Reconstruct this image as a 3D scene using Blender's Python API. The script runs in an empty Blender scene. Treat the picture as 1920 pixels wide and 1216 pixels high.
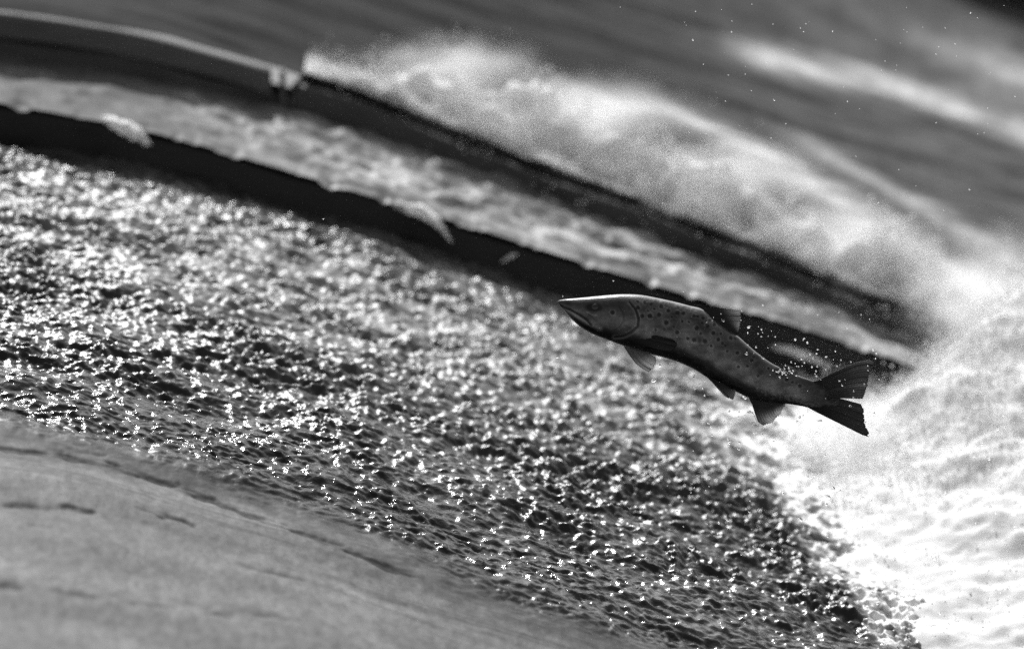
import bpy, math, random
import numpy as np
from mathutils import Vector
sc = bpy.context.scene
C = sc.collection
rng = np.random.default_rng(11)
random.seed(4)

# ------------------------------------------------------------------ camera
PITCH = math.radians(20.0)
DIST = 10.0
Rv = np.array((1.0, 0.0, 0.0))
Fv = np.array((0.0, math.cos(PITCH), -math.sin(PITCH)))
Uv = np.array((0.0, math.sin(PITCH), math.cos(PITCH)))
CAM = -DIST * Fv
cam_d = bpy.data.cameras.new('camera'); cam = bpy.data.objects.new('camera', cam_d); C.objects.link(cam)
cam.location = CAM; cam.rotation_euler = (math.pi / 2 - PITCH, 0, 0)
cam_d.sensor_width = 36.0; cam_d.lens = 36.0 * DIST / 2.1
cam_d.clip_start = 0.1; cam_d.clip_end = 2000.0
cam_d.dof.use_dof = True; cam_d.dof.focus_distance = 9.76; cam_d.dof.aperture_fstop = 1.45
sc.camera = cam
FD = 9.78                                    # distance of the fish's plane
PXM = 1920 / 2.1 * DIST / FD                 # pixels per metre there

# ------------------------------------------------------------------ sky, sun, exposure (a black-and-white photograph: neutral light)
SUN_EL, SUN_AZ = math.radians(40.0), math.radians(-7.0)      # azimuth from +y (behind the scene) towards +x
w = bpy.data.worlds.new('World'); sc.world = w; w.use_nodes = True
nt = w.node_tree; nt.nodes.clear()
sky = nt.nodes.new('ShaderNodeTexSky'); sky.sky_type = 'NISHITA'; sky.sun_disc = False
sky.sun_elevation = SUN_EL; sky.sun_rotation = SUN_AZ; sky.air_density = 1.0; sky.dust_density = 3.0
bw = nt.nodes.new('ShaderNodeRGBToBW'); bg = nt.nodes.new('ShaderNodeBackground'); wo = nt.nodes.new('ShaderNodeOutputWorld')
bg.inputs['Strength'].default_value = 0.15
nt.links.new(sky.outputs[0], bw.inputs[0]); nt.links.new(bw.outputs[0], bg.inputs['Color']); nt.links.new(bg.outputs[0], wo.inputs[0])
sun_d = bpy.data.lights.new('sun', 'SUN'); sun_d.energy = 4.4; sun_d.angle = math.radians(0.6); sun_d.color = (1, 1, 1)
sun = bpy.data.objects.new('sun', sun_d); C.objects.link(sun)
sdir = Vector((math.sin(SUN_AZ) * math.cos(SUN_EL), math.cos(SUN_AZ) * math.cos(SUN_EL), math.sin(SUN_EL)))
sun.rotation_euler = sdir.to_track_quat('Z', 'Y').to_euler()
sc.view_settings.view_transform = 'Standard'; sc.view_settings.look = 'None'
sc.view_settings.exposure = 0.52; sc.view_settings.gamma = 1.0
sc.cycles.use_denoising = False
sc.cycles.max_bounces = 12; sc.cycles.volume_bounces = 3; sc.cycles.volume_max_steps = 96; sc.cycles.transmission_bounces = 8; sc.cycles.diffuse_bounces = 8; sc.cycles.glossy_bounces = 4
sc.cycles.sample_clamp_indirect = 4.0
sc.cycles.caustics_reflective = False; sc.cycles.caustics_refractive = False

# ------------------------------------------------------------------ helpers
def smooth(a, b, x):
    t = np.clip((x - a) / (b - a), 0, 1); return t * t * (3 - 2 * t)

_perm = np.random.default_rng(5).permutation(4096)
_ang = np.random.default_rng(6).random(4096) * 2 * math.pi
_gx, _gy = np.cos(_ang), np.sin(_ang)
def noise(x, y, seed=0):
    xi = np.floor(x).astype(np.int64); yi = np.floor(y).astype(np.int64)
    fx = x - xi; fy = y - yi
    u = fx ** 3 * (fx * (fx * 6 - 15) + 10); v = fy ** 3 * (fy * (fy * 6 - 15) + 10)
    def g(ix, iy, dx, dy):
        h = _perm[(_perm[(_perm[(ix + seed * 131) & 4095] + iy) & 4095] + seed) & 4095]
        return _gx[h] * dx + _gy[h] * dy
    a = g(xi, yi, fx, fy); b = g(xi + 1, yi, fx - 1, fy); c = g(xi, yi + 1, fx, fy - 1); d = g(xi + 1, yi + 1, fx - 1, fy - 1)
    return (a * (1 - u) + b * u) * (1 - v) + (c * (1 - u) + d * u) * v * 1.0
def fbm(x, y, oct=3, seed=0, gain=0.5):
    s = 0; a = 1.0; f = 1.0
    for k in range(oct):
        s = s + a * noise(x * f + 17.3 * k, y * f - 9.1 * k, seed + k); a *= gain; f *= 2.03
    return s * 1.5
def ridged(x, y, oct=2, seed=0, gain=0.5):
    s = 0; a = 1.0; f = 1.0
    for k in range(oct):
        s = s + a * (1 - np.minimum(1, np.abs(noise(x * f + 5.7 * k, y * f + 3.3 * k, seed + k)) * 2.4)); a *= gain; f *= 2.1
    return s

# profile of the weir along the flow (x): crest on the left, sloping down to the right
_px = np.array([-60, -8, -4, -2.2, -1.6, -1.2, -0.82, -0.4, 0, .45, .9, 1.4, 2.2, 3.2, 6, 60.])
_pz = np.array([.10, .11, .11, .10, .07, .012, -.060, -.19, -.325, -.485, -.62, -.77, -.98, -1.1, -1.15, -1.2])
_tx = np.linspace(-8, 8, 1601); _tz = np.interp(_tx, _px, _pz)
_k = np.exp(-0.5 * (np.arange(-24, 25) / 9.0) ** 2); _k /= _k.sum()
_tz = np.convolve(np.pad(_tz, 24, mode='edge'), _k, mode='valid')
def prof(x): return np.interp(x, _tx, _tz)

def pt(px, py, w=0.0):                       # a point of the fish's plane (10 m from the camera), w metres nearer
    return CAM + (px - 960) / PXM * Rv + (608 - py) / PXM * Uv + (FD - w) * Fv
def on_surface(px, py, dz=0.0):              # where the line of sight meets the sloping surface prof(x)+dz
    ray = (px - 960) / PXM * Rv + (608 - py) / PXM * Uv + FD * Fv
    lo, hi = 0.5, 2.5
    for _ in range(50):
        m = (lo + hi) / 2; p = CAM + ray * m
        if p[2] > prof(p[0]) + dz: lo = m
        else: hi = m
    p = CAM + ray * lo
    return p[0], p[1]

def mesh_obj(name, verts, faces, mat, parent=None, attrs=None, smooth_shade=True):
    verts = np.asarray(verts, dtype=np.float32); me = bpy.data.meshes.new(name)
    if isinstance(faces, np.ndarray):
        n, k = faces.shape
        me.vertices.add(len(verts)); me.vertices.foreach_set('co', verts.ravel())
        me.loops.add(n * k); me.loops.foreach_set('vertex_index', faces.astype(np.int32).ravel())
        me.polygons.add(n); me.polygons.foreach_set('loop_start', np.arange(0, n * k, k, dtype=np.int32))
        me.update(calc_edges=True)
    else:
        me.from_pydata([tuple(v) for v in verts], [], faces); me.update()
    if smooth_shade: me.polygons.foreach_set('use_smooth', np.ones(len(me.polygons), dtype=bool))
    for k, v in (attrs or {}).items():
        a = me.attributes.new(k, 'FLOAT', 'POINT'); a.data.foreach_set('value', np.asarray(v, dtype=np.float32).ravel())
    me.materials.append(mat)
    o = bpy.data.objects.new(name, me); C.objects.link(o)
    if parent: o.parent = parent
    return o
def grid_faces(nx, ny, wrap=False):
    i, j = np.meshgrid(np.arange(nx - 1), np.arange(ny if wrap else ny - 1), indexing='ij')
    j2 = (j + 1) % ny
    return np.stack([i * ny + j, (i + 1) * ny + j, (i + 1) * ny + j2, i * ny + j2], -1).reshape(-1, 4)
def spaced(*segs):                           # (start, stop, step) pieces of a non-uniform axis
    out = []
    for a, b, s in segs: out.append(np.arange(a, b - s * 0.3, s))
    out.append([segs[-1][1]]); return np.concatenate(out)
def tag(o, label=None, cat=None, group=None, kind=None):
    if label: o['label'] = label
    if cat: o['category'] = cat
    if group: o['group'] = group
    if kind: o['kind'] = kind
    return o
def empty(name, loc):
    o = bpy.data.objects.new(name, None); o.location = loc; o.empty_display_size = 0.05; C.objects.link(o); return o
def stroke(x, y, pts, wid):                  # soft band along a polyline in plan
    d = np.full(x.shape, 1e9)
    for (a, b) in zip(pts[:-1], pts[1:]):
        ax, ay = a; bx, by = b; dx, dy = bx - ax, by - ay
        t = np.clip(((x - ax) * dx + (y - ay) * dy) / (dx * dx + dy * dy + 1e-12), 0, 1)
        d = np.minimum(d, np.hypot(x - ax - t * dx, y - ay - t * dy))
    return np.exp(-(d / wid) ** 2)

# ------------------------------------------------------------------ materials
def new_mat(name):
    m = bpy.data.materials.new(name); m.use_nodes = True; t = m.node_tree
    return m, t, t.nodes['Principled BSDF'], t.nodes['Material Output']
def N(t, kind, **kw):
    n = t.nodes.new(kind)
    for k, v in kw.items():
        if k in n.inputs: n.inputs[k].default_value = v
        else: setattr(n, k, v)
    return n
def grey(v): return (v, v, v, 1)
def attr(t, name):
    n = t.nodes.new('ShaderNodeAttribute'); n.attribute_name = name; return n.outputs['Fac']
def mix_f(t, fac, a, b):
    n = t.nodes.new('ShaderNodeMix'); n.data_type = 'FLOAT'
    for sock, v in ((0, fac), (2, a), (3, b)):
        if isinstance(v, (int, float)): n.inputs[sock].default_value = v
        else: t.links.new(v, n.inputs[sock])
    return n.outputs[0]
def math_n(t, op, a, b=0.0, clamp=False):
    n = t.nodes.new('ShaderNodeMath'); n.operation = op; n.use_clamp = clamp
    for k, v in enumerate((a, b)):
        if isinstance(v, (int, float)): n.inputs[k].default_value = v
        else: t.links.new(v, n.inputs[k])
    return n.outputs[0]
def noise_n(t, scale, detail=3.0, rough=0.55, dist=0.0, vec=None, sc3=None):
    tc = t.nodes.new('ShaderNodeTexCoord'); src = tc.outputs['Object']
    if sc3:
        mp = t.nodes.new('ShaderNodeMapping'); mp.inputs['Scale'].default_value = sc3; t.links.new(src, mp.inputs[0]); src = mp.outputs[0]
    n = N(t, 'ShaderNodeTexNoise', Scale=scale, Detail=detail, Roughness=rough, Distortion=dist); t.links.new(src, n.inputs['Vector'])
    return n.outputs['Fac']

def water_material(name, deep=0.012, foam_col=0.72, bump=0.42, bump_scale=90.0):
    m, t, p, o = new_mat(name)
    foam = attr(t, 'foam'); pale = attr(t, 'pale')
    n1 = noise_n(t, 42.0, 4.0, 0.6, 0.6)
    f = math_n(t, 'MULTIPLY', foam, math_n(t, 'ADD', math_n(t, 'MULTIPLY', n1, 1.5), 0.25), True)
    n2 = noise_n(t, 34.0, 8.0, 0.8, 0.3, sc3=(1.5, .7, 1))
    pal = math_n(t, 'MULTIPLY', pale, math_n(t, 'ADD', math_n(t, 'MULTIPLY', n2, 2.6), -0.3))
    base = math_n(t, 'ADD', pal, deep)
    col = mix_f(t, f, base, foam_col)
    cb = N(t, 'ShaderNodeCombineColor')
    for k in range(3): t.links.new(col, cb.inputs[k])
    t.links.new(cb.outputs[0], p.inputs['Base Color'])
    t.links.new(mix_f(t, f, attr(t, 'rough'), 0.55), p.inputs['Roughness'])
    p.inputs['IOR'].default_value = 1.33; t.links.new(attr(t, 'spec'), p.inputs['Specular IOR Level'])
    b = N(t, 'ShaderNodeBump', Strength=bump, Distance=0.004)
    t.links.new(math_n(t, 'MULTIPLY', noise_n(t, bump_scale, 3.0, 0.6, 0.4), attr(t, 'chop')), b.inputs['Height'])
    t.links.new(b.outputs[0], p.inputs['Normal'])
    return m
def foam_material():
    m, t, p, o = new_mat('white_foam')
    n = noise_n(t, 9.0, 5.0, 0.62, 0.5)
    r = N(t, 'ShaderNodeMapRange'); t.links.new(n, r.inputs[0])
    r.inputs[1].default_value = .25; r.inputs[2].default_value = .7; r.inputs[3].default_value = .70; r.inputs[4].default_value = .88
    cb = N(t, 'ShaderNodeCombineColor')
    for k in range(3): t.links.new(r.outputs[0], cb.inputs[k])
    t.links.new(cb.outputs[0], p.inputs['Base Color']); p.inputs['Roughness'].default_value = 0.8; p.inputs['Specular IOR Level'].default_value = .2
    tr = N(t, 'ShaderNodeBsdfTranslucent'); t.links.new(cb.outputs[0], tr.inputs[0])
    b = N(t, 'ShaderNodeBump', Strength=.25, Distance=0.01); t.links.new(noise_n(t, 26.0, 5.0, .6, .4), b.inputs['Height']); t.links.new(b.outputs[0], p.inputs['Normal'])
    mx = N(t, 'ShaderNodeMixShader'); mx.inputs[0].default_value = .38
    t.links.new(p.outputs[0], mx.inputs[1]); t.links.new(tr.outputs[0], mx.inputs[2]); t.links.new(mx.outputs[0], o.inputs[0])
    return m
M_WATER = water_material('river_water'); M_FAR = water_material('upper_water', deep=0.012, bump=.4, bump_scale=30)
M_FOAM = foam_material()
def simple(name, v, rough=.6, noise_scale=None, amt=.5, bump=0, sc3=None):
    m, t, p, o = new_mat(name); p.inputs['Roughness'].default_value = rough
    if noise_scale:
        n = noise_n(t, noise_scale, 5.0, .6, .2, sc3=sc3)
        c = math_n(t, 'MULTIPLY', math_n(t, 'ADD', math_n(t, 'MULTIPLY', n, 2 * amt), 1 - amt), v)
        cb = N(t, 'ShaderNodeCombineColor')
        for k in range(3): t.links.new(c, cb.inputs[k])
        t.links.new(cb.outputs[0], p.inputs['Base Color'])
        if bump:
            b = N(t, 'ShaderNodeBump', Strength=bump, Distance=.01); t.links.new(n, b.inputs['Height']); t.links.new(b.outputs[0], p.inputs['Normal'])
    else: p.inputs['Base Color'].default_value = grey(v)
    return m
M_WALL = simple('wet_black_concrete', .006, .6, 18, .6, .4); M_WALL.node_tree.nodes['Principled BSDF'].inputs['Specular IOR Level'].default_value = .3
M_BOARD = simple('weathered_board', .07, .6, 10, .5, .4, sc3=(.4, 3, 3))
M_STONE = simple('wet_grey_stone', .016, .6, 14, .8, .5)
M_BOARD.node_tree.nodes['Principled BSDF'].inputs['Specular IOR Level'].default_value = .08
M_BANK = simple('dark_bank', .02, .8, 3, .6, .5)
M_BED = simple('river_bed_stone', .08, .8, 4, .5, .5)

# ------------------------------------------------------------------ large structure: bed, water tiers
Y1, Y2, Y3 = 1.22, 1.66, 4.6
def Y2f(x): return np.interp(x, [-9, -1.2, -.82, -.4, 0, .3, .75, 1.2, 3], [1.54, 1.55, 1.60, 1.67, 1.62, 1.55, 1.42, 1.33, 1.25])
def wall1_h(x): return np.interp(x, [-3, -1.2, -.4, .1, .6, 1.0, 3], [.085, .092, .090, .095, .108, .085, .08])
TIER2 = lambda x: prof(x) + wall1_h(x) + .004
def TIER3(x): return TIER2(x) + np.interp(x, [-3, -.95, -.1, .4, 1.2, 3], [.10, .10, .055, .055, .05, .05])

g = mesh_obj('ground', [(-150, -150, -1.45), (150, -150, -1.45), (150, 150, -1.45), (-150, 150, -1.45)], [(0, 1, 2, 3)], M_BED, smooth_shade=False)
tag(g, kind='structure')

def foam_edge(y): return np.interp(y, [-3, -.6, -.25, .14, .45, .75, .95, 1.15, 1.5, 2.2], [1.15, .92, .80, .69, .63, .64, .78, .88, 1.0, 1.08])
# near channel ------------------------------------------------------------
xs = spaced((-8, -1.6, .08), (-1.6, 1.3, .0042), (1.3, 4, .05)); ys = spaced((-6, -1.9, .08), (-1.9, -.85, .008), (-.85, Y1 + .03, .0042))
X, Y = np.meshgrid(xs, ys, indexing='ij')
wx = X + .02 * noise(X * 9, Y * 9, 60); wy = Y + .02 * noise(X * 9, Y * 9, 61)
EP = np.array([on_surface(*q) for q in [(-400, 745), (-60, 785), (380, 892), (700, 1022), (1000, 1140), (1250, 1235), (1500, 1340)]])
edge = np.interp(X, EP[:, 0], EP[:, 1]) + .05 * fbm(X * 1.6, Y * 2.0, 2, 40)
chop = smooth(-.08, .14, Y - edge)                     # ripples begin
chop2 = smooth(.16, .58, Y - edge + .34 * smooth(-.3, .4, X) + .05 * fbm(X * 5, Y * 8, 2, 47))
turb = smooth(.12, .75, Y - edge + .08 * fbm(X * 2, Y * 3, 2, 44)); turb *= 1 - .35 * smooth(.9, 1.2, Y)
Z = prof(X)
Z = Z + .018 * fbm(X * 1.3, Y * 3.0, 2, 3) + .012 * chop * fbm(X * 4.5, Y * 8, 2, 5)
patch = .5 + 1.0 * np.clip(.5 + 1.1 * fbm(X * 3.2, Y * 8, 4, 77), 0, 1)
rip = patch * ridged(wx * 30, wy * 40, 2, 7, .45) - .7
big = fbm(wx * 21, wy * 26, 3, 12, .6)
Z = Z + chop * (1 - .3 * turb) * .0043 * rip + chop * .004 * fbm(wx * 34, wy * 44, 2, 21)
Z = Z + turb * patch * (.0075 * big + .0055 * (ridged(wx * 40, wy * 46, 2, 30, .5) - .7))
Z = Z + (1 - chop) * .0007 * fbm(X * 34, Y * 18, 4, 50, .6)
# dark seams in the smooth sheet
seam = 0
for (pts, wd, dp) in [
    ([(-40, 835), (120, 852), (250, 880), (360, 915), (480, 965), (620, 1020), (760, 1075)], .013, 1.9),
    ([(-40, 938), (60, 948), (170, 962)], .009, 1.3), ([(60, 978), (90, 984)], .008, .5),
    ([(270, 963), (310, 972), (360, 988)], .010, 1.3), ([(130, 838), (190, 852)], .009, .7),
    ([(100, 1108), (190, 1122), (250, 1134)], .012, .6), ([(280, 1140), (330, 1130), (390, 1142)], .012, .6),
    ([(395, 1165), (450, 1155), (560, 1182)], .014, .7), ([(460, 1070), (640, 1110)], .012, .5), ([(700, 1110), (1000, 1210)], .014, .35),
    ([(-30, 1090), (28, 1093)], .020, 1.6), ([(225, 825), (330, 842)], .01, .7)]:
    q = [on_surface(*p) for p in pts]
    seam = seam + dp * stroke(X, Y + .012 * fbm(X * 22, Y * 6, 3, 70), q, wd)
seam = np.clip(seam * (.75 + 1.1 * fbm(X * 12, Y * 30, 3, 71)), 0, 1.2)
Z = Z - .004 * seam * (1 - chop)
pale = (.105 * (1 - smooth(-.14, .07, Y - edge + .05 * fbm(X * 14, Y * 22, 3, 80)))) * (1 - .75 * np.clip(seam, 0, 1)) * (1 - .45 * smooth(.15, .75, fbm(X * 1.8, Y * 24, 4, 72, .6)) * smooth(-.5, -.05, Y - edge)) * (.93 + .25 * fbm(X * 5, Y * 9, 4, 73, .6))
def cover(x, y):                                       # how aerated the chute is
    a = smooth(.25, .75, y + .12 * x) * .42
    a = a + .28 * stroke(x, y, [on_surface(*p) for p in [(-60, 400), (330, 470), (620, 620), (1000, 740), (1400, 840)]], .26)
    return a * (1 - .5 * smooth(.95, 1.2, y)) * (1 - .5 * smooth(-.8, -1.2, x))
fo = .42 * cover(X, Y) * (.35 + 1.1 * np.clip(.5 + .9 * fbm(wx * 10, wy * 12, 3, 90), 0, 1)) * turb
xe_ = X - foam_edge(Y) + .05 * fbm(X * 7, Y * 8, 3, 95)
fo = np.clip(fo + 1.3 * smooth(-.10 - .22 * smooth(.1, .8, Y), .03, xe_) * (.15 + np.clip(.4 + 1.2 * fbm(X * 14, Y * 14, 3, 96), 0, 1)), 0, 2)
o = mesh_obj('river_water', np.stack([X, Y, Z], -1).reshape(-1, 3), grid_faces(len(xs), len(ys)), M_WATER,
             attrs=dict(foam=fo, pale=pale, chop=.15 + .85 * chop, rough=.6 - .49 * chop - .01 * chop2 + .24 * turb, spec=.08 + .12 * chop + .30 * chop2))
tag(o, 'rippled river water sliding down the near weir slope', None, None, 'structure')

# second tier ---------------------------------------------------------------
xs = spaced((-8, -1.7, .08), (-1.7, 1.6, .007), (1.6, 4, .05)); ys = spaced((Y1 - .008, Y2 + .02, .007))
X, Y = np.meshgrid(xs, ys, indexing='ij')
tb = smooth(-1.0, -.2, X + .3 * noise(X * 3, Y * 3, 9)); lip = smooth(Y1 + .10, Y1, Y)
Z = TIER2(X) + (1 - lip * .9) * (tb * .011 * fbm(X * 11, Y * 17, 4, 15, .6) + .008 * fbm(X * 9, Y * 14, 3, 16)) - (.006 + .020 * np.clip(fbm(X * 13, X * 0, 3, 18), 0, 1)) * lip ** 3
fo = .42 * tb * np.clip(.34 + .9 * fbm(X * 5, Y * 13, 4, 17, .6), 0, 1) * (.35 + .65 * stroke(X, Y, [(-.75, 1.38), (-.3, 1.36), (.2, 1.36), (1.2, 1.34)], .13)) + .05
o = mesh_obj('middle_water', np.stack([X, Y, Z], -1).reshape(-1, 3), grid_faces(len(xs), len(ys)), M_FAR,
             attrs=dict(foam=fo, pale=.05 + 0 * X, chop=.3 + .5 * tb, rough=.55 - .15 * tb, spec=.05 + .08 * tb))
tag(o, 'strip of broken water between the two dark ledges', None, None, 'structure')

# upper tier -----------------------------------------------------------------
xs = spaced((-8, -1.9, .08), (-1.9, 2.2, .011), (2.2, 5, .06)); ys = spaced((Y2 + .03, 3.6, .011), (3.6, 7.0, .08))
X, Y = np.meshgrid(xs, ys, indexing='ij')
Y = Y + Y2f(X) - Y2
Z = TIER3(X) + .012 * fbm(X * 1.2, Y * 5, 3, 25) + .004 * fbm(X * 4, Y * 16, 3, 26)
def T3(*pts): return [on_surface(px, py, .20) for px, py in pts]
fo = .68 * stroke(X, Y, T3((1440, 85), (1560, 100), (1660, 115), (1760, 150), (1860, 185), (2000, 240)), .10)
fo += .62 * stroke(X, Y, T3((1080, 150), (1230, 175), (1400, 250), (1560, 330), (1740, 440), (1900, 530)), .10)
fo += .36 * stroke(X, Y, T3((1500, 230), (1700, 330), (1900, 440)), .07)
fo += .40 * stroke(X, Y, T3((1880, 90), (1960, 130)), .2)
fo *= .58; fo += .010 + .05 * smooth(.0, 1.1, X)
fo *= .55 + .9 * np.clip(.5 + .9 * fbm(X * 5, Y * 13, 5, 27, .65), 0, 1)
o = mesh_obj('upper_water', np.stack([X, Y, Z], -1).reshape(-1, 3), grid_faces(len(xs), len(ys)), M_FAR,
             attrs=dict(foam=fo, pale=.006 + 0 * X, chop=.3 + 0 * X, rough=.6 + 0 * X, spec=.015 + 0 * X))
tag(o, 'grey streaked water of the upper chute', None, None, 'structure')

# ledges between the tiers -----------------------------------------------------
def ledge(name, y0, y1, top, depth, x0, x1, mat, step=.03, wob=.004, seed=0, shift=None):
    xs = np.arange(x0, x1 + 1e-6, step); zt = top(xs); r = .012; sh = 0 if shift is None else shift(xs)
    sec = [(y0, -depth), (y0, -r), (y0 + r * .3, -r * .3), (y0 + r, 0), (y1 - r, 0), (y1 - r * .3, -r * .3), (y1, -r), (y1, -depth)]
    V = np.zeros((len(xs), len(sec), 3))
    for k, (yy, dz) in enumerate(sec):
        V[:, k, 0] = xs; V[:, k, 1] = yy + sh + wob * noise(xs * 6, xs * 0 + k * .3, seed); V[:, k, 2] = zt + dz + wob * noise(xs * 5, xs * 0 + k * .2 + 7, seed + 1)
    f = [tuple(q) for q in grid_faces(len(xs), len(sec))]
    n = len(sec); f += [tuple(range(n)), tuple(reversed(range((len(xs) - 1) * n, len(xs) * n)))]
    return mesh_obj(name, V.reshape(-1, 3), f, mat)
o = ledge('divider_wall', Y1, Y1 + .10, lambda x: prof(x) + wall1_h(x) - .012, .5, -8, 4, M_WALL, seed=3, wob=.009)
tag(o, 'low black wet wall running down the weir behind the leaping fish', 'wall')
o = ledge('divider_wall', Y2, Y2 + .10, lambda x: TIER3(x) - np.where(x < -.5, .055, .012), .4, -8, 4, M_STONE, seed=5, wob=.012, shift=lambda x: Y2f(x) - Y2)
tag(o, 'upper black ledge with the white torrent spilling over it', 'wall')
BX = on_surface(517, 150, .20)[0]
o = ledge('timber_board', Y2 - .018, Y2 + .022, lambda x: TIER3(x) + .006, .055, -7.5, BX, M_BOARD, seed=8, shift=lambda x: Y2f(x) - Y2)
tag(o, 'grey timber board edging the upper ledge, pale along its top', 'board')
YB = float(Y2f(BX)); zb = float(TIER3(np.array([BX]))[0])
def box(name, a, b, mat, parent=None):
    V = [(x, y, z) for x in (a[0], b[0]) for y in (a[1], b[1]) for z in (a[2], b[2])]
    return mesh_obj(name, V, [(0, 1, 3, 2), (4, 6, 7, 5), (0, 4, 5, 1), (2, 3, 7, 6), (0, 2, 6, 4), (1, 5, 7, 3)], mat, parent, smooth_shade=False)
o = box('post', (BX + .004, YB - .020, zb - .080), (BX + .016, YB + .016, zb + .012), M_BOARD)
b = o.modifiers.new('bevel', 'BEVEL'); b.width = .004; b.segments = 2
tag(o, 'short pale post at the end of the timber board', 'post')
# far bank wall with a level foot
o = box('bank_wall', (-9, 4.6, -.60), (9, 5.4, -.475), M_BANK)
tag(o, 'low dark wall along the far side of the river, only a sliver in sight', 'wall')

# ------------------------------------------------------------------ white water
xs = spaced((.45, 1.7, .008), (1.7, 6, .06)); ys = spaced((-4, -1.2, .06), (-1.2, 2.0, .008), (2.0, 3.0, .03))
X, Y = np.meshgrid(xs, ys, indexing='ij')
def foam_z(x, y):
    xb = .70 + .10 * smooth(.6, 1.4, y); t = x - foam_edge(y)
    top = np.interp(y, [-4, -.5, .1, .6, 1.0, 1.3, 1.7, 2.2], [-.62, -.60, -.50, -.40, -.27, -.33, -.6, -.9]) - .10 * smooth(1.3, 2.4, x)
    a = smooth(-.02, .55 - .16 * smooth(.5, 1.0, y), t) ** .8
    return (prof(x) - .010 + .016 * smooth(-.02, .10, t)) * (1 - a) + top * a, t
Z, t = foam_z(X, Y)
Z = Z + .012 * fbm(X * 12, Y * 12, 3, 39) * smooth(.3, .0, t) + smooth(.0, .3, t) * (.020 * fbm(X * 6, Y * 7, 3, 35, .5) + .005 * fbm(X * 22, Y * 24, 3, 36, .6))
Z = np.where(t < -.06, Z - .3, Z)
o = mesh_obj('white_foam', np.stack([X, Y, Z], -1).reshape(-1, 3), grid_faces(len(xs), len(ys)), M_FOAM)
tag(o, 'heaped white foam boiling at the foot of the weir', 'foam', None, 'stuff')
POOL = (X, Y, Z, t)

# torrent over the upper ledge
xs = spaced((BX + .05, 1.75, .009)); ys = spaced((Y2 + .004, 2.55, .009))
X, Y = np.meshgrid(xs, ys, indexing='ij')
s = smooth(BX + .05, BX + .45, X)
front = Y2 + .015 + .05 * fbm(X * 6, Y * 0, 3, 51); back = Y2 + .06 + np.interp(X, [-.6, -.3, 0, .4, .9, 1.7], [.03, .18, .22, .20, .10, .04]) + .09 * fbm(X * 5, Y * 3, 3, 52)
prof_h = smooth(front - .005, front + .26, Y) ** .8 * smooth(back + .16, back - .05, Y)
front = front + Y2f(X) - Y2; back = back + Y2f(X) - Y2; Y = Y + Y2f(X) - Y2
hh = np.interp(X, [-.6, -.42, -.2, .1, .5, 1.0, 1.7], [.02, .05, .08, .085, .08, .08, .07])
Z = TIER3(X) - .055 + s * prof_h * (hh + .055 + .04 * fbm(X * 7, Y * 8, 4, 53, .6) + .022 * np.abs(fbm(X * 16, Y * 16, 3, 54)))
o = mesh_obj('torrent', np.stack([X, Y, Z], -1).reshape(-1, 3), grid_faces(len(xs), len(ys)), M_FOAM)
tag(o, 'white torrent bursting over the upper ledge and down to the right', 'torrent', None, 'stuff')

# fine spray hanging round the white water: many small droplets, one uncountable mass
def spray(name, P, r, label):
    n = len(P); tet = np.array([(0, 0, 1.2), (1, 0, 0), (0, 1, 0), (-1, 0, 0), (0, -1, 0), (0, 0, -1.2)], dtype=np.float32)
    V = P[:, None, :] + tet[None] * r[:, None, None]
    f = np.array([(0, 1, 2), (0, 2, 3), (0, 3, 4), (0, 4, 1), (5, 2, 1), (5, 3, 2), (5, 4, 3), (5, 1, 4)])
    F = (np.arange(n)[:, None, None] * 6 + f[None]).reshape(-1, 3)
    o = mesh_obj(name, V.reshape(-1, 3), F, M_FOAM); tag(o, label, 'spray', None, 'stuff'); return o
n = 85000
yy = rng.uniform(-.7, 1.7, n); tt = rng.uniform(0, 1, n) ** 1.6 * 1.0 - .05 - np.abs(rng.normal(0, .05, n)) * (yy > .35)
xx = foam_edge(yy) + .05 * fbm(yy * 6, yy * 0, 3, 34) + tt
zz = foam_z(xx, yy)[0] + .004 + rng.exponential(.008, n) * (1 + 2.0 * smooth(.3, 1.0, yy)) * smooth(-.1, .2, tt)
keep = rng.random(n) < (.2 + .8 * np.clip(.5 + 1.2 * fbm(xx * 9, yy * 10, 3, 38), 0, 1)) * (.04 + .96 * smooth(.2, .75, yy))
spray('spray', np.stack([xx, yy, zz], -1)[keep], rng.uniform(.0010, .0034, n)[keep], 'fine white spray over the foam pool at the foot of the weir')
n = 110000
xx = rng.uniform(BX + .06, 1.6, n); k = smooth(BX, .0, xx)
yy = Y2f(xx) + .03 + np.abs(rng.normal(.0, 1, n)) * np.interp(xx, [-.5, -.2, .3, 1.0, 1.6], [.05, .15, .20, .15, .08])
pl = np.clip(.45 + 1.1 * fbm(xx * 7, yy * 4, 3, 58), .05, 1.3)          # plumes
zz = TIER3(xx) + .015 + np.minimum(rng.exponential(1, n), 2.6) * .045 * pl * k
q = rng.random(n) < .002 * k; yy[q] = Y2f(xx[q]) - rng.uniform(.0, .05, q.sum()); zz[q] = TIER3(xx[q]) + rng.uniform(-.05, .02, q.sum())
keep = rng.random(n) < (.25 + .75 * np.clip(.5 + fbm(xx * 12, zz * 14 + yy * 5, 2, 59), 0, 1))
spray('spray', np.stack([xx, yy, zz], -1)[keep], (rng.uniform(.0010, .0036, n) * (.6 + .5 * pl))[keep], 'fine white spray flung off the torrent on the upper ledge')

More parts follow.
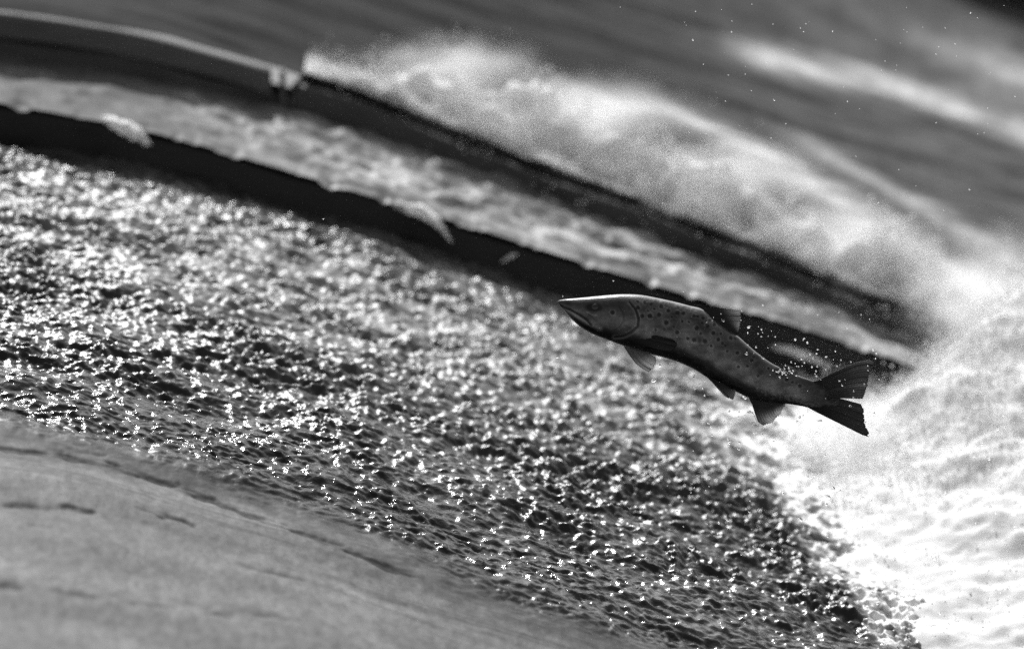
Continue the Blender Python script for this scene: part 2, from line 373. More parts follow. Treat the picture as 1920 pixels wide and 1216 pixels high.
# mist hanging over the white water: soft ellipsoids of fine droplets
def mist(loc, rad, dens, seed):
    m = bpy.data.materials.new('water_mist'); m.use_nodes = True; t = m.node_tree; t.nodes.clear()
    tc = t.nodes.new('ShaderNodeTexCoord'); ln = t.nodes.new('ShaderNodeVectorMath'); ln.operation = 'LENGTH'; t.links.new(tc.outputs['Object'], ln.inputs[0])
    n = N(t, 'ShaderNodeTexNoise', Scale=3.2, Detail=4.0, Roughness=.6, Distortion=.4); n.noise_dimensions = '4D'; n.inputs['W'].default_value = seed; t.links.new(tc.outputs['Object'], n.inputs['Vector'])
    fall = math_n(t, 'SUBTRACT', 1.0, ln.outputs['Value'], True)
    k = math_n(t, 'ADD', math_n(t, 'MULTIPLY', fall, 1.6), math_n(t, 'MULTIPLY', math_n(t, 'SUBTRACT', n.outputs['Fac'], .53), 4.0))
    d = math_n(t, 'MULTIPLY', math_n(t, 'MULTIPLY', math_n(t, 'MAXIMUM', k, 0.0), fall), dens)
    v = t.nodes.new('ShaderNodeVolumePrincipled'); v.inputs['Color'].default_value = grey(.97); v.inputs['Anisotropy'].default_value = 0.0
    t.links.new(d, v.inputs['Density']); o = t.nodes.new('ShaderNodeOutputMaterial'); t.links.new(v.outputs[0], o.inputs['Volume'])
    a = np.linspace(0, np.pi, 13)[:, None]; b = np.linspace(0, 2 * np.pi, 24, endpoint=False)[None]
    V = np.stack([np.sin(a) * np.cos(b), np.sin(a) * np.sin(b), np.cos(a) + 0 * b], -1).reshape(-1, 3)
    ob = mesh_obj('mist', V, grid_faces(13, 24, True), m); ob.location = loc; ob.scale = rad
    tag(ob, 'thin veil of mist over the white water', None, None, 'stuff')
for i, (px, py, y, rad, de) in enumerate([(1600, 830, .7, (.20, .30, .16), 9), (1860, 560, 1.1, (.26, .3, .2), 4), (850, 128, 1.9, (.30, .16, .10), 6), (1100, 215, 1.85, (.34, .18, .12), 6), (1350, 330, 1.75, (.34, .18, .12), 6), (1560, 450, 1.65, (.32, .18, .12), 6)]):
    ray = (px - 960) / PXM * Rv + (608 - py) / PXM * Uv + FD * Fv
    mist(CAM + ray * ((y - CAM[1]) / ray[1]), rad, de, i * 3.1)

# tongues of water slopping over the lower wall
def splash(name, pts, rad, label, seed):
    P = np.array(pts, dtype=float); n, m = 36, 18
    tq = np.linspace(0, len(P) - 1, n); c = np.stack([np.interp(tq, np.arange(len(P)), P[:, k]) for k in range(3)], -1)
    u = np.linspace(0, 1, n); rr = rad * (np.sin(np.pi * np.clip(u, .02, .98)) ** .6)
    V = np.zeros((n, m, 3)); a = np.linspace(0, 2 * np.pi, m, endpoint=False)
    for j in range(m):
        q = rr * (1 + .5 * noise(u * 7, np.full(n, math.cos(a[j]) * 1.5 + 3), seed) + .4 * noise(u * 17, np.full(n, math.sin(a[j]) * 2 + 9), seed + 1))
        V[:, j] = c + np.stack([0 * u, q * math.cos(a[j]), q * .8 * math.sin(a[j]) + 0 * u], -1)
    f = [tuple(x) for x in grid_faces(n, m, True)] + [tuple(range(m)), tuple(reversed(range((n - 1) * m, n * m)))]
    return tag(mesh_obj(name, V.reshape(-1, 3), f, M_FOAM), label, 'splash', 'splashes over the lower wall')
def at_wall(px, py, dy=0.0):                 # point of the wall's front face seen at this pixel
    ray = (px - 960) / PXM * Rv + (608 - py) / PXM * Uv + FD * Fv
    return CAM + ray * ((Y1 - .012 + dy - CAM[1]) / ray[1])
splash('splash', [at_wall(185, 222, .03), at_wall(225, 236), at_wall(262, 254), at_wall(284, 270)], .022, 'white tongue of water slopping over the black wall near its upper end', 91)
splash('splash', [at_wall(720, 380, .03), at_wall(790, 396), at_wall(825, 420), at_wall(848, 455)], .019, 'curling white tongue of water over the middle of the black wall', 93)
splash('splash', [at_wall(938, 492), at_wall(958, 480), at_wall(970, 476)], .006, 'small white flick of water on the black wall above the fish head', 95)
splash('splash', [at_wall(1440, 648, .02), at_wall(1475, 655), at_wall(1515, 668), at_wall(1560, 688)], .013, 'broad white slop over the black wall behind the fish back', 97)
splash('splash', [at_wall(1540, 700), at_wall(1548, 690), at_wall(1556, 680)], .016, 'round white splash on the black wall just above the tail fork', 99)

# ------------------------------------------------------------------ the fish
def fish_mat():
    m, t, p, o = new_mat('wet_fish_skin')
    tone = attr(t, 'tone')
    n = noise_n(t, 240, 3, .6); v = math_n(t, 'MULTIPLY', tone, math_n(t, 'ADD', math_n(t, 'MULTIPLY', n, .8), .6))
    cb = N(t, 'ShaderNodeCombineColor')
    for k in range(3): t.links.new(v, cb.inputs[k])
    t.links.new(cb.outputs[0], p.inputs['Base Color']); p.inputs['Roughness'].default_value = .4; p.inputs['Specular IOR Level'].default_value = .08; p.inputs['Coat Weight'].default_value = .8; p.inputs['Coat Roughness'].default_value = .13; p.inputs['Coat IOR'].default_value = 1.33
    tc = t.nodes.new('ShaderNodeTexCoord'); vo = N(t, 'ShaderNodeTexVoronoi', Scale=280.0); t.links.new(tc.outputs['Object'], vo.inputs['Vector'])
    b = N(t, 'ShaderNodeBump', Strength=.25, Distance=.0012); t.links.new(vo.outputs['Distance'], b.inputs['Height']); t.links.new(b.outputs[0], p.inputs['Normal'])
    return m
M_FISH = fish_mat()
def fin_mat():
    m, t, p, o = new_mat('fin_membrane')
    v = attr(t, 'tone'); cb = N(t, 'ShaderNodeCombineColor')
    for k in range(3): t.links.new(v, cb.inputs[k])
    t.links.new(cb.outputs[0], p.inputs['Base Color']); p.inputs['Roughness'].default_value = .4
    tr = N(t, 'ShaderNodeBsdfTranslucent'); t.links.new(cb.outputs[0], tr.inputs[0])
    mx = N(t, 'ShaderNodeMixShader'); mx.inputs[0].default_value = .65
    t.links.new(p.outputs[0], mx.inputs[1]); t.links.new(tr.outputs[0], mx.inputs[2]); t.links.new(mx.outputs[0], o.inputs[0])
    return m
M_FIN = fin_mat()
ST = [  # back (x, y), belly (x, y), half thickness, all in photo pixels at 914 px per metre
 (1045.2, 565.2, 1046.0, 567.5, 1.6), (1049, 562.6, 1049.5, 572.5, 5.5), (1060, 560.6, 1059, 583.5, 10), (1075, 559.2, 1072, 598.5, 15), (1095, 557.3, 1090, 614, 20.5),
 (1120, 554.8, 1112, 626.5, 25), (1145, 552.5, 1138, 636.5, 28), (1170, 551.3, 1166, 647, 30), (1200, 552.6, 1192, 656, 32), (1230, 558, 1219, 663.5, 33.5),
 (1262, 565, 1248, 671, 34), (1292, 572.8, 1276, 680.5, 34), (1316, 579.5, 1301, 692, 33), (1338, 598, 1325, 707, 31), (1362, 616.5, 1350, 719.5, 29),
 (1384, 630.5, 1375, 731.5, 26.5), (1405, 649, 1398, 743, 24), (1427, 667, 1419, 750, 21), (1450, 682.5, 1441, 753.5, 18.5), (1475, 693.8, 1463, 755.5, 16),
 (1500, 705, 1485, 758, 12.5), (1520, 712.6, 1503, 761, 8.5), (1534, 718, 1519, 764, 5), (1556, 724, 1546, 764, 2.2), (1580, 732, 1572, 758, .8)]
ST = np.array(ST)
def crom(A, n):                              # Catmull-Rom through the rows of A
    m = len(A); u = np.linspace(0, m - 1 - 1e-9, n); i = u.astype(int); f = (u - i)[:, None]
    g_ = lambda k: A[np.clip(k, 0, m - 1)]
    p0, p1, p2, p3 = g_(i - 1), g_(i), g_(i + 1), g_(i + 2)
    return .5 * (2 * p1 + (p2 - p0) * f + (2 * p0 - 5 * p1 + 4 * p2 - p3) * f ** 2 + (3 * p1 - p0 - 3 * p2 + p3) * f ** 3)
FC = pt(1340, 680)
fish = empty('fish', FC)
tag(fish, 'dark spotted trout leaping clear of the water towards the weir crest', 'fish')
def bend(px): return .012 * np.sin((np.asarray(px) - 1045) / 600 * 3.6) - .016 * np.clip((np.asarray(px) - 1400) / 240, 0, 1) ** 2
def local(px, py, w):                        # pixel arrays + metres towards the camera -> fish space
    px, py, w = np.broadcast_arrays(np.asarray(px, float), np.asarray(py, float), np.asarray(w, float))
    return ((px - 960) / PXM)[..., None] * Rv + ((608 - py) / PXM)[..., None] * Uv - (w + bend(px))[..., None] * Fv + (CAM + FD * Fv - FC)
def seg_d(x, y, pts):
    d = np.full(x.shape, 1e9)
    for (ax, ay), (bx, by) in zip(pts[:-1], pts[1:]):
        dx, dy = bx - ax, by - ay; t = np.clip(((x - ax) * dx + (y - ay) * dy) / (dx * dx + dy * dy), 0, 1)
        d = np.minimum(d, np.hypot(x - ax - t * dx, y - ay - t * dy))
    return d
nS, nR = 460, 168
S = crom(ST, nS); th = np.linspace(0, 2 * np.pi, nR, endpoint=False)
cx, cy = (S[:, 0] + S[:, 2]) / 2, (S[:, 1] + S[:, 3]) / 2
hx, hy = (S[:, 0] - S[:, 2]) / 2, (S[:, 1] - S[:, 3]) / 2
ct, st_ = np.cos(th), np.sin(th)
se = np.sign(st_) * np.abs(st_) ** .86
PX = cx[:, None] + hx[:, None] * ct; PY = cy[:, None] + hy[:, None] * ct
W = S[:, 4][:, None] * se
g1 = lambda d, s: np.exp(-(d / s) ** 2)
MOUTH = [(1046, 570), (1056, 575.5), (1072, 582), (1088, 591), (1100, 600), (1108, 609)]
MAX = [(1074, 578), (1090, 583), (1104, 592), (1116, 603)]
GILL = [(1180, 566), (1191, 580), (1196.5, 597), (1195, 611), (1184, 622), (1168, 630), (1152, 632)]
PRE = [(1160, 574), (1168, 588), (1169, 600), (1162, 612), (1150, 620)]
side = np.clip(np.abs(st_), 0, 1)[None, :] ** .5
dm, dmx, dg, dp_ = (seg_d(PX, PY, q) for q in (MOUTH, MAX, GILL, PRE))
relief = -4.0 * g1(dm, 2.0) - 1.8 * g1(dmx, 1.4) - 4.2 * g1(dg, 2.4) - 1.0 * g1(dp_, 1.8)
relief = relief + 2.0 * g1(np.hypot(PX - 1166, (PY - 600) * 1.0), 22) + 1.4 * g1(seg_d(PX, PY, [(1062, 584), (1085, 599), (1108, 611)]), 4.5)
relief = relief - 2.2 * g1(np.hypot(PX - 1117, PY - 577), 10) + 1.0 * g1(seg_d(PX, PY, [(1100, 585.5), (1111, 590), (1120, 592)]), 2)
relief = relief + .7 * fbm(PX / 11, PY / 11, 3, 110) * smooth(1180, 1230, PX)
W = W + np.sign(st_)[None, :] * relief * side * smooth(1046, 1060, PX)
SPOTS = [(1195, 565, 2.6), (1208, 567, 3), (1220, 570, 3), (1195, 576.5, 3.6), (1239, 574, 3.6), (1203, 592, 3.6), (1217.5, 592, 4.2), (1234.5, 590, 3.6), (1252, 582, 3.4),
 (1269, 586, 3.6), (1280, 587, 3.4), (1248, 604.5, 4.2), (1148, 585.5, 3.8), (1268, 623, 3.6), (1304.5, 614.5, 3.8), (1300, 636.5, 4.0), (1320, 639, 4.2), (1288, 634, 2.8),
 (1325, 611, 3.2), (1338, 608, 3.2), (1336, 624, 3.6), (1345, 636, 3.4), (1300, 592, 3), (1307, 593, 2.6), (1317, 596, 3), (1315, 605, 2.6), (1244, 617, 2.4), (1228, 618, 2.6),
 (1369, 633, 3.4), (1377, 634, 2.8), (1353, 643, 2.6), (1381, 661, 3.2), (1383, 687, 3), (1408, 675, 3.2), (1400, 686, 2.6), (1362, 658, 2.6), (1330, 600, 2.6), (1290, 603, 2.4),
 (1258, 594, 2.2), (1262, 612, 2.2), (1278, 602, 2.4), (1312, 625, 2.6), (1332, 648, 2.6), (1399, 655, 2.4), (1412, 668, 2.4), (1420, 704, 2.8), (1499, 723, 3.4), (1474, 711, 3.4),
 (1538, 723, 2.8), (1440, 690, 2.4), (1455, 700, 2.4), (1485, 716, 2.4), (1350, 625, 2.6), (1358, 648, 2.4), (1214, 583, 2), (1226, 579, 2.2), (1242, 566, 2.4), (1256, 570, 2.4), (1271, 576, 2.4)]
spot = np.zeros_like(PX); halo = np.zeros_like(PX)
jx = PX + 1.2 * noise(PX / 4, PY / 4, 120); jy = PY + 1.2 * noise(PX / 4, PY / 4, 121)
for (sx, sy, r) in SPOTS:
    d = np.hypot(jx - sx, jy - sy); spot = np.maximum(spot, smooth(r * 1.45, r * .85, d)); halo = np.maximum(halo, g1(d - r * 1.3, r * .5))
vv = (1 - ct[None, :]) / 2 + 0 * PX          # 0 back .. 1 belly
tone = .075 + .085 * smooth(.25, .62, vv) - .148 * smooth(.67, .83, vv + .03 * fbm(PX / 40, PY / 40, 2, 131))  # paler lower flank, then the shade under the belly put into the colour
tone = tone * (1 + .7 * fbm(PX / 26, PY / 16, 3, 130))
head = smooth(1196, 1180, PX)
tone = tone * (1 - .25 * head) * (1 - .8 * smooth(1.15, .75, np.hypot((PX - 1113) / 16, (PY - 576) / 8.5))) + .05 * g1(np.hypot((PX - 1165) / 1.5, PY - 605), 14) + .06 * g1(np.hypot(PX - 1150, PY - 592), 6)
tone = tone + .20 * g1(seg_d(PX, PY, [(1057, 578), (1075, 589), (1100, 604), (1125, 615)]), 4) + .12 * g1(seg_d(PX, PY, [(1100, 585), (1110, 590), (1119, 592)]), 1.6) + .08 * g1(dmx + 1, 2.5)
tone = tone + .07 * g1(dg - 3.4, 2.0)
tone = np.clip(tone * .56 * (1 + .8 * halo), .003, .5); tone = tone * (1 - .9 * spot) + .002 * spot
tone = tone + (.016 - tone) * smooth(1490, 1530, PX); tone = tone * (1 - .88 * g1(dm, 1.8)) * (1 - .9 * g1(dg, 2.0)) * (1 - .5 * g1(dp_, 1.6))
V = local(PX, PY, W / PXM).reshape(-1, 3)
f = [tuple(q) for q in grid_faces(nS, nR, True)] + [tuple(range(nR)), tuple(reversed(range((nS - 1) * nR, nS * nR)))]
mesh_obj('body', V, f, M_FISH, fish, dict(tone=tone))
# eyes
M_EYE = simple('eye', .003, .3); M_IRIS = simple('iris', .004, .45, 400, .5)
for s in (1, -1):
    nU, nV = 24, 36
    a = np.linspace(0, np.pi, nU)[:, None]; b_ = np.linspace(0, 2 * np.pi, nV, endpoint=False)[None, :]
    ex = 1116.5 + 9.6 * np.sin(a) * np.cos(b_); ey = 576.5 + 8.2 * np.sin(a) * np.sin(b_); ew = s * (17.8 + 4.2 * np.cos(a) + 0 * b_)
    rr = np.sin(a) + 0 * b_
    eye = mesh_obj('eye', local(ex, ey, ew / PXM).reshape(-1, 3), grid_faces(nU, nV, True), M_IRIS, fish)
    a = np.linspace(0, np.pi, 14)[:, None]
    ex = 1116.5 + 8.0 * np.sin(a) * np.cos(b_); ey = 577 + 6.8 * np.sin(a) * np.sin(b_); ew = s * (20.0 + 2.2 * np.cos(a) + 0 * b_)
    mesh_obj('pupil', local(ex, ey, ew / PXM).reshape(-1, 3), grid_faces(14, nV, True), M_EYE, eye)

def resample(P, n):
    P = np.array(P, float); d = np.r_[0, np.cumsum(np.hypot(*np.diff(P, axis=0).T))]; u = np.linspace(0, d[-1], n)
    return np.stack([np.interp(u, d, P[:, 0]), np.interp(u, d, P[:, 1])], -1)
def fin(name, base, outer, w0, w1, nrays, thick=2.2, tone0=.03, tone1=.06, side0=None, side1=None, ragged=1.2, seed=0, light=None):
    """a ruled membrane from base curve to outer curve with raised rays; w0, w1: offset towards the camera (px) at root and rim"""
    per = 5; nu = nrays * per + 1; nv = 22
    B = resample(base, nu); O = resample(outer, nu)
    s0 = resample(side0 or [base[0], outer[0]], nv); s1 = resample(side1 or [base[-1], outer[-1]], nv)
    u = np.linspace(0, 1, nu)[:, None, None]; v = np.linspace(0, 1, nv)[None, :, None]
    Cn = (1 - v) * B[:, None] + v * O[:, None] + (1 - u) * s0[None] + u * s1[None] - ((1 - u) * (1 - v) * B[0] + u * (1 - v) * B[-1] + (1 - u) * v * O[0] + u * v * O[-1])
    ph = np.linspace(0, nrays, nu)[:, None]; vv = v[..., 0]; ray = .5 + .5 * np.cos(ph * 2 * np.pi)
    r_ = np.random.default_rng(seed); rj = np.repeat(r_.normal(0, 1, nrays + 1), per)[:nu][:, None]
    dirv = O - B; dirv /= np.linalg.norm(dirv, axis=1)[:, None] + 1e-9
    Cn = Cn + dirv[:, None] * (ragged * (rj * .5 + ray - .5) * vv ** 6)[..., None]
    th_ = thick * (1 - .75 * vv) * (.55 + .45 * ray) + .25; wob = 1.2 * np.sin(ph * .9 + 2 * vv) * vv + .5 * rj * vv
    wc = w0 + (w1 - w0) * vv + wob
    tn = (tone0 + (tone1 - tone0) * smooth(.35, 1.0, vv)) * (.65 + .7 * ray * smooth(.25, .7, vv)) * (1 + .25 * rj * vv)
    if light is not None: tn = tn * light(u[..., 0], vv)
    A = local(Cn[..., 0], Cn[..., 1], (wc + th_ / 2) / PXM).reshape(-1, 3); Bk = local(Cn[..., 0], Cn[..., 1], (wc - th_ / 2) / PXM).reshape(-1, 3)
    q = grid_faces(nu, nv); k = nu * nv
    idx = np.arange(k).reshape(nu, nv); loop = np.concatenate([idx[0, :], idx[1:, -1], idx[-1, -2::-1], idx[-2:0:-1, 0]])
    nx_ = np.roll(loop, -1); rim = np.stack([loop, nx_, nx_ + k, loop + k], -1)
    F = np.concatenate([q, q[:, ::-1] + k, rim[:, ::-1]])
    tn = np.clip(tn * 1.7, .003, .5); return np.concatenate([A, Bk]), F, np.concatenate([tn.ravel(), tn.ravel()])
def add_fin(name, *patches):
    V, F, T = [], [], []; off = 0
    for (v, f, t) in patches: V.append(v); F.append(f + off); T.append(t); off += len(v)
    return mesh_obj(name, np.concatenate(V), np.concatenate(F), M_FIN, fish, dict(tone=np.concatenate(T)))
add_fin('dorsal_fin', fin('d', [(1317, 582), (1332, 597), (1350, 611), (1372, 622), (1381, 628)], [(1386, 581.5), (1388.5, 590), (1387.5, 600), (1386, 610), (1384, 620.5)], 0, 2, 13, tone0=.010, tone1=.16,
        side0=[(1317, 582), (1322, 577.5), (1345, 577), (1365, 579), (1386, 581.5)], side1=[(1381, 628), (1384, 620.5)], ragged=1.5, seed=1))
add_fin('adipose_fin', fin('a', [(1458, 688), (1472, 694), (1486, 701)], [(1480, 684.5), (1490, 690), (1496, 699)], 0, 0, 3, 2.0, .05, .10, side0=[(1458, 688), (1468, 684.8), (1480, 684.5)], side1=[(1486, 701), (1494, 705), (1496, 699)], ragged=.3, seed=2))
add_fin('tail_fin',
        fin('t', [(1522, 715), (1532, 732), (1538, 748)], [(1638, 679.5), (1632, 697), (1628, 716), (1624.5, 731), (1619, 747.5)], 0, 3, 15, 6.0, .022, .07,
            side0=[(1522, 715), (1530, 714.5), (1553, 703), (1588, 686.5), (1611, 677.8), (1631, 674.3), (1638, 679.5)], side1=[(1538, 748), (1579, 746.5), (1619, 747.5)], ragged=1.2, seed=3),
        fin('t', [(1538, 746), (1522, 755), (1506, 760)], [(1616.5, 757.5), (1621, 772), (1622.5, 789), (1624.5, 801), (1631, 811.5), (1629, 818)], 0, -2, 15, 6.0, .018, .03,
            side0=[(1538, 746), (1579, 747.2), (1598, 752.5), (1616.5, 757.5)], side1=[(1506, 760), (1514, 763), (1530, 772), (1553, 783.5), (1588, 800.5), (1618, 815.5), (1629, 818)], ragged=1.6, seed=4))
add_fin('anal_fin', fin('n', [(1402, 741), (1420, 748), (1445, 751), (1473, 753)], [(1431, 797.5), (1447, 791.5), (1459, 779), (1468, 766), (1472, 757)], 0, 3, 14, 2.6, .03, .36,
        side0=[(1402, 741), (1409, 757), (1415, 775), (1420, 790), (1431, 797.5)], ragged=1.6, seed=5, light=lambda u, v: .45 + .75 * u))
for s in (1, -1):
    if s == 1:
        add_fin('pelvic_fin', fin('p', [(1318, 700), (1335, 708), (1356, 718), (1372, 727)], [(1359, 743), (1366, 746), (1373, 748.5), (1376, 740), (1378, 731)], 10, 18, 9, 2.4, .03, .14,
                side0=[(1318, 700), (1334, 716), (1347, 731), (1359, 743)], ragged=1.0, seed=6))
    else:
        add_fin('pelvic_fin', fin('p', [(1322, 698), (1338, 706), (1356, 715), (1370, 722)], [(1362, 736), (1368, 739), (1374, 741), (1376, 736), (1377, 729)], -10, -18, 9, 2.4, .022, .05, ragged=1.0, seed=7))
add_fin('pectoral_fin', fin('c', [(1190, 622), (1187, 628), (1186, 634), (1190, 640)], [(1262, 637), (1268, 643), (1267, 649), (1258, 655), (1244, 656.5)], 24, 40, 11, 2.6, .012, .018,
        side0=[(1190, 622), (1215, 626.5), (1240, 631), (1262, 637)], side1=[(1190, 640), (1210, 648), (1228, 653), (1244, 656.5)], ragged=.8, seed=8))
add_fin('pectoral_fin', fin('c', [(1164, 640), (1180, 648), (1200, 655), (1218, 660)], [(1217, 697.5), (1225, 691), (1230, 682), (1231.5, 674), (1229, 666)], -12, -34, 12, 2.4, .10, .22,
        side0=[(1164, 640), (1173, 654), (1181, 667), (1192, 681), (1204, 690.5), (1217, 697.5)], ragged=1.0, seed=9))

# ------------------------------------------------------------------ flying water
m, t, p, o = new_mat('clear_water_drop'); p.inputs['Base Color'].default_value = grey(1); p.inputs['Roughness'].default_value = .0
p.inputs['IOR'].default_value = 1.33; p.inputs['Transmission Weight'].default_value = 1.0
M_DROP = m
import bmesh
def drop_mesh(name, stretch, seed):
    bm = bmesh.new(); bmesh.ops.create_icosphere(bm, subdivisions=3, radius=1.0)
    r_ = random.Random(seed); ph = [r_.uniform(0, 6) for _ in range(3)]
    for v in bm.verts:
        c = v.co; k = 1 + .10 * math.sin(2.2 * c.x + ph[0]) + .10 * math.sin(2.6 * c.z + ph[1]) + .06 * math.sin(3 * c.y + ph[2])
        v.co = Vector((c.x * k * stretch, c.y * k, c.z * k))
    me = bpy.data.meshes.new(name); bm.to_mesh(me); bm.free(); me.polygons.foreach_set('use_smooth', np.ones(len(me.polygons), dtype=bool)); me.materials.append(M_DROP); return me
DM = [drop_mesh('water_drop', s, k) for k, s in enumerate((1.0, 1.4, 2.0, 1.15))]
used = [0]
def drop(px, py, r, w, label, group):
    o = bpy.data.objects.new('water_drop', DM[used[0] % 4]); C.objects.link(o); used[0] += 1
    o.location = pt(px, py, w); o.scale = (r / PXM,) * 3; o.rotation_euler = (0, random.uniform(-.5, .5), random.uniform(-.4, .4))
    tag(o, label, 'water drop', group)
G_BACK, G_TAIL, G_BELLY, G_FOAM, G_HIGH = ('drops beside the fish back', 'drops about the tail', 'drops below the fish', 'drops before the white foam', 'drops over the upper water')
L_BACK = 'clear water drop glinting just above or on the fish back'
L_TAIL = 'clear water drop glinting about the tail of the leaping fish'
L_BELLY = 'clear water drop hanging in the air below the fish belly'
L_FOAM = 'tiny water drop showing dark before the white foam pool'
L_HIGH = 'tiny bright water drop high up before the blurred grey upper water'
BACK = [(1348.5, 588, 1.9), (1336, 594.5, 1.9), (1353, 600.5, 2.8), (1323, 604, 1.9), (1332, 600, 1.5), (1319, 609, 1.5), (1400, 613, 3.2), (1400, 623.5, 2.2), (1418, 625, 2.2), (1424, 617, 2.4), (1422.5, 630.5, 1.5), (1427, 623, 1.4),
 (1420, 612, 1.4), (1442, 620, 1.2), (1451, 631, 1.4), (1438, 630, 1.2), (1398, 645.5, 2.2), (1414, 650, 2.6), (1395.5, 663, 2.8), (1398, 660, 1.7), (1410, 661, 1.7), (1419, 664.5, 1.4), (1426, 670, 2.7), (1450, 645.5, 2.0), (1435, 651, 1.4),
 (1486, 636, 3.3), (1504, 634.5, 2.0), (1511, 642, 2.8), (1348, 573, 1.9), (1388, 582.5, 1.8), (1426, 572, 1.8), (1268, 631, 1.9), (1502, 637, 1.3), (1385, 600, 1.3), (1368, 575, 1.2)]
for k in range(34): BACK.append((random.gauss(1465, 14), random.gauss(694, 5.5), random.choice((1.2, 1.5, 2.0, 2.5))))
TAIL = [(1527, 662, 2.4), (1528, 654.5, 1.6), (1516, 664, 1.9), (1521, 671, 2.1), (1505, 679, 2.2), (1499, 673, 1.9), (1478, 677.5, 2.2), (1501, 685, 1.9), (1518.5, 687, 2.6), (1528, 686.5, 1.7), (1525, 694.5, 2.2), (1526, 703.5, 3.0),
 (1525, 700, 1.7), (1543, 668, 2.2), (1563.5, 658, 2.0), (1573, 674, 2.3), (1592, 677.5, 2.0), (1563.5, 685, 1.9), (1557, 673, 1.5), (1543, 691, 2.6), (1631.5, 655, 3.0), (1639, 662, 2.0), (1636.5, 671.5, 1.9), (1642.5, 710, 2.0),
 (1574, 721, 2.6), (1569, 712.5, 2.0), (1579, 710.5, 1.2), (1597.5, 732, 2.9), (1596, 743.5, 2.5), (1589, 759.5, 2.6), (1621, 684.5, 1.7), (1621, 693, 2.0), (1615, 718, 1.5), (1545, 746, 1.2), (1509, 731, 1.3), (1534, 710, 1.4), (1486, 680, 1.6), (1491, 686, 1.4), (1513, 676, 1.3), (1570, 683, 1.2)]
BELLY = [(1238, 685, 2.9), (1228, 714, 3.6), (1299, 704, 2.8), (1254, 713, 1.8), (1320, 713.5, 1.5), (1045, 669, 2.2), (1056, 671, 1.4), (1055, 687, 1.4), (1127, 692, 1.6), (1396, 745, 3.0), (1317, 728, 1.4), (1364, 769, 2.4), (1385, 772, 1.7), (1401, 770.5, 2.2), (1393, 776, 1.4),
 (1384, 781, 1.9), (1309, 719, 1.8), (1304, 728, 1.6), (1323, 742, 1.5), (1359, 790, 1.7), (1308, 766, 1.3), (1331, 794, 1.4), (1332, 800, 1.6), (1324, 791, 2.0), (1336, 816, 2.0), (1386, 830, 2.0), (1427, 813, 2.0), (1419, 811, 1.4), (1370, 832, 2.4), (1368, 828, 1.8), (1376, 755, 1.5), (1410, 762, 1.7),
 (1447, 826, 1.5), (1454, 828, 1.2), (1434, 828, 1.4), (1457, 820, 1.5), (1363, 822, 1.8), (1386, 842, 1.8), (1337, 855, 2.2), (1321, 790, 1.3), (1300, 845, 1.2), (1296, 1027, 3.8), (1446, 1028, 3.0), (1392, 1041, 1.9), (1362, 1049, 1.6), (1364, 974, 2.6), (1348, 980, 2.2), (1376, 914, 2.2), (1281, 940, 2.2), (1496, 970, 3.0), (1467, 924, 2.6), (1407, 939, 1.7)]
for k in range(26): BELLY.append((random.uniform(1240, 1500), random.uniform(800, 1080), random.choice((1.0, 1.2, 1.5))))
FOAM = [(1496, 780, 2.0), (1508, 779, 1.9), (1492, 789, 1.7), (1540, 790, 2.4), (1633, 772, 1.9), (1560, 914, 3.4), (1571, 917.5, 1.9), (1549, 929, 2.4), (1549, 944, 2.4), (1865, 952, 2.8), (1862, 959, 1.8), (1906, 990, 2.5), (1757, 1048, 3.4), (1683, 861, 1.7), (1833, 830, 2.2), (1870, 805, 1.9),
 (1860, 861, 2.2), (1766, 1152, 2.4), (1548, 854, 1.6), (1586, 855, 1.7), (1516, 894, 1.4), (1619, 790, 1.4), (1884, 779, 1.6), (1830, 856, 1.5), (1771, 922, 1.5), (1853, 900, 1.5), (1881, 1049, 2.0), (1854, 1140, 2.4), (1645, 1131, 2.0), (1683, 1113, 1.7), (1630, 937, 1.6), (1770, 996, 1.4), (1734, 1093, 1.4), (1812, 1057, 1.3), (1657, 908, 1.5), (1597, 893, 1.3), (1852, 1120, 1.6), (1880, 1113, 1.5), (1640, 1114, 1.4), (1751, 1173, 1.7)]
for k in range(24): FOAM.append((random.uniform(1520, 1915), random.uniform(790, 1190), random.choice((.9, 1.1, 1.3))))
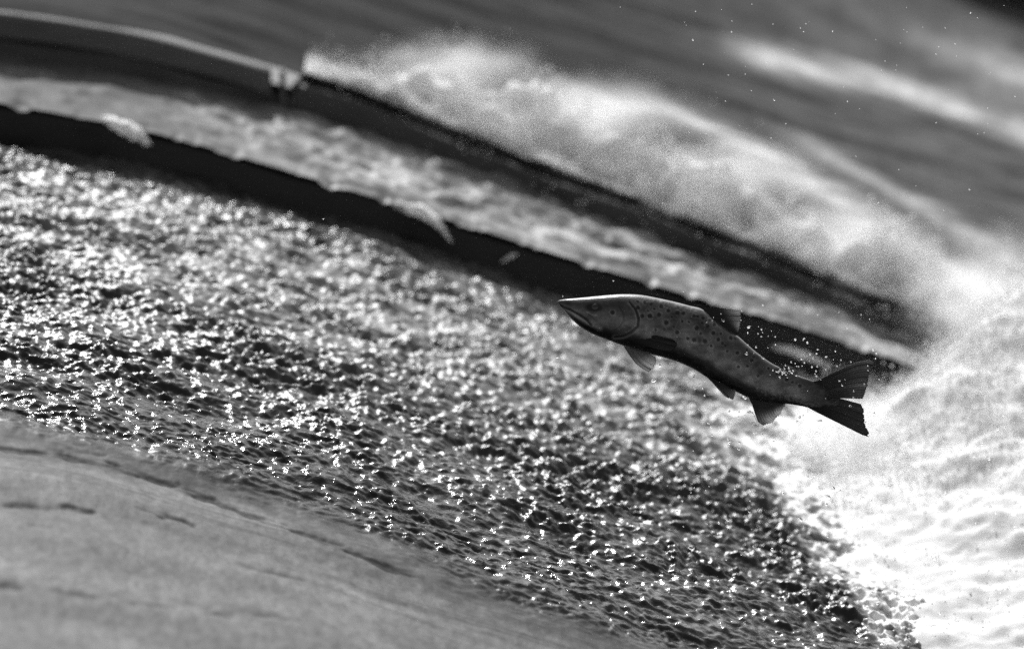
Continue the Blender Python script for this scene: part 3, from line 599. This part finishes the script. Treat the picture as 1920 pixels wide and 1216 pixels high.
HIGH = [(1298, 77, 2.2), (1412, 5, 1.8), (1505, 48, 1.5), (1506, 60, 1.4), (1564, 56, 2.0), (1645, 72, 1.6), (1374, 37, 1.4), (1370, 62, 1.6), (1451, 43, 1.5), (1302, 25, 2.0), (1163, 13, 1.3), (1455, 184, 1.9), (1591, 189, 1.5), (1616, 201, 1.3), (1681, 130, 1.4), (1797, 78, 1.5), (1749, 233, 1.6), (1842, 250, 1.5), (1906, 179, 1.7), (1812, 357, 1.7), (1828, 253, 1.4), (1156, 164, 1.4), (1316, 124, 1.4),
 (1365, 141, 1.2), (1395, 142, 1.2), (1681, 122, 1.2), (1731, 50, 1.3), (1826, 20, 1.7), (1838, 30, 1.2), (1877, 14, 1.2), (1700, 60, 1.2), (1610, 290, 1.3), (1846, 205, 1.3), (1712, 350, 1.2), (1606, 405, 1.3), (1644, 381, 1.5), (1617, 590, 1.6), (1575, 585, 1.5), (1631, 598, 1.6), (1533, 590, 1.5), (1587, 615, 1.6), (1614, 629, 1.6), (1150, 526, 1.9), (1279, 547, 1.5), (1297, 550, 1.4), (1307, 541, 1.4), (1055, 555, 1.5), (604, 409, 1.5)]
for k in range(40): HIGH.append((random.uniform(1240, 1915), 10 + abs(random.gauss(0, 180)), random.choice((.9, 1.1, 1.3))))
for lst, lab, grp in ((BACK, L_BACK, G_BACK), (TAIL, L_TAIL, G_TAIL), (BELLY, L_BELLY, G_BELLY), (FOAM, L_FOAM, G_FOAM), (HIGH, L_HIGH, G_HIGH)):
    for (px, py, r) in lst:
        drop(px, py, r * (.58 if grp in (G_HIGH, G_TAIL, G_BACK) else 1.15 if grp == G_FOAM else .85), .055 + random.uniform(-.01, .05) if grp in (G_BACK, G_TAIL) else random.uniform(-.09, .09), lab, grp)
print('drops', used[0])

# threads of water trailing from the anal fin
V, F = [], []
def tube(P, r0, r1, m=6):
    P = np.array(P); n = len(P); off = sum(len(v) for v in V); ring = []
    for i in range(n):
        tdir = P[min(i + 1, n - 1)] - P[max(i - 1, 0)]; tdir /= np.linalg.norm(tdir) + 1e-9
        a = np.cross(tdir, Fv); a /= np.linalg.norm(a) + 1e-9; b = np.cross(tdir, a); r = r0 + (r1 - r0) * i / (n - 1)
        ring += [P[i] + r * (math.cos(k * 2 * math.pi / m) * a + math.sin(k * 2 * math.pi / m) * b) for k in range(m)]
    V.append(np.array(ring))
    for i in range(n - 1):
        for k in range(m): F.append((off + i * m + k, off + i * m + (k + 1) % m, off + (i + 1) * m + (k + 1) % m, off + (i + 1) * m + k))
for q in ([(1419, 791), (1416, 783), (1410, 779), (1403, 780)], [(1418, 793), (1412, 789), (1405, 791)], [(1421, 796), (1414, 794), (1409, 798)], [(1412, 772), (1407, 772), (1403, 775)],
          [(1424, 797), (1427, 793), (1429, 799)], [(1416, 781), (1411, 774), (1404, 773)], [(1426, 797), (1433, 801), (1436, 806)]):
    P = crom(np.array(q, float), 14); tube([pt(a, b, .004) for a, b in P], .0011, .0004)
o = mesh_obj('water_thread', np.concatenate(V), F, M_FOAM); tag(o, 'thin white threads of water trailing from the tip of the anal fin', 'splash')
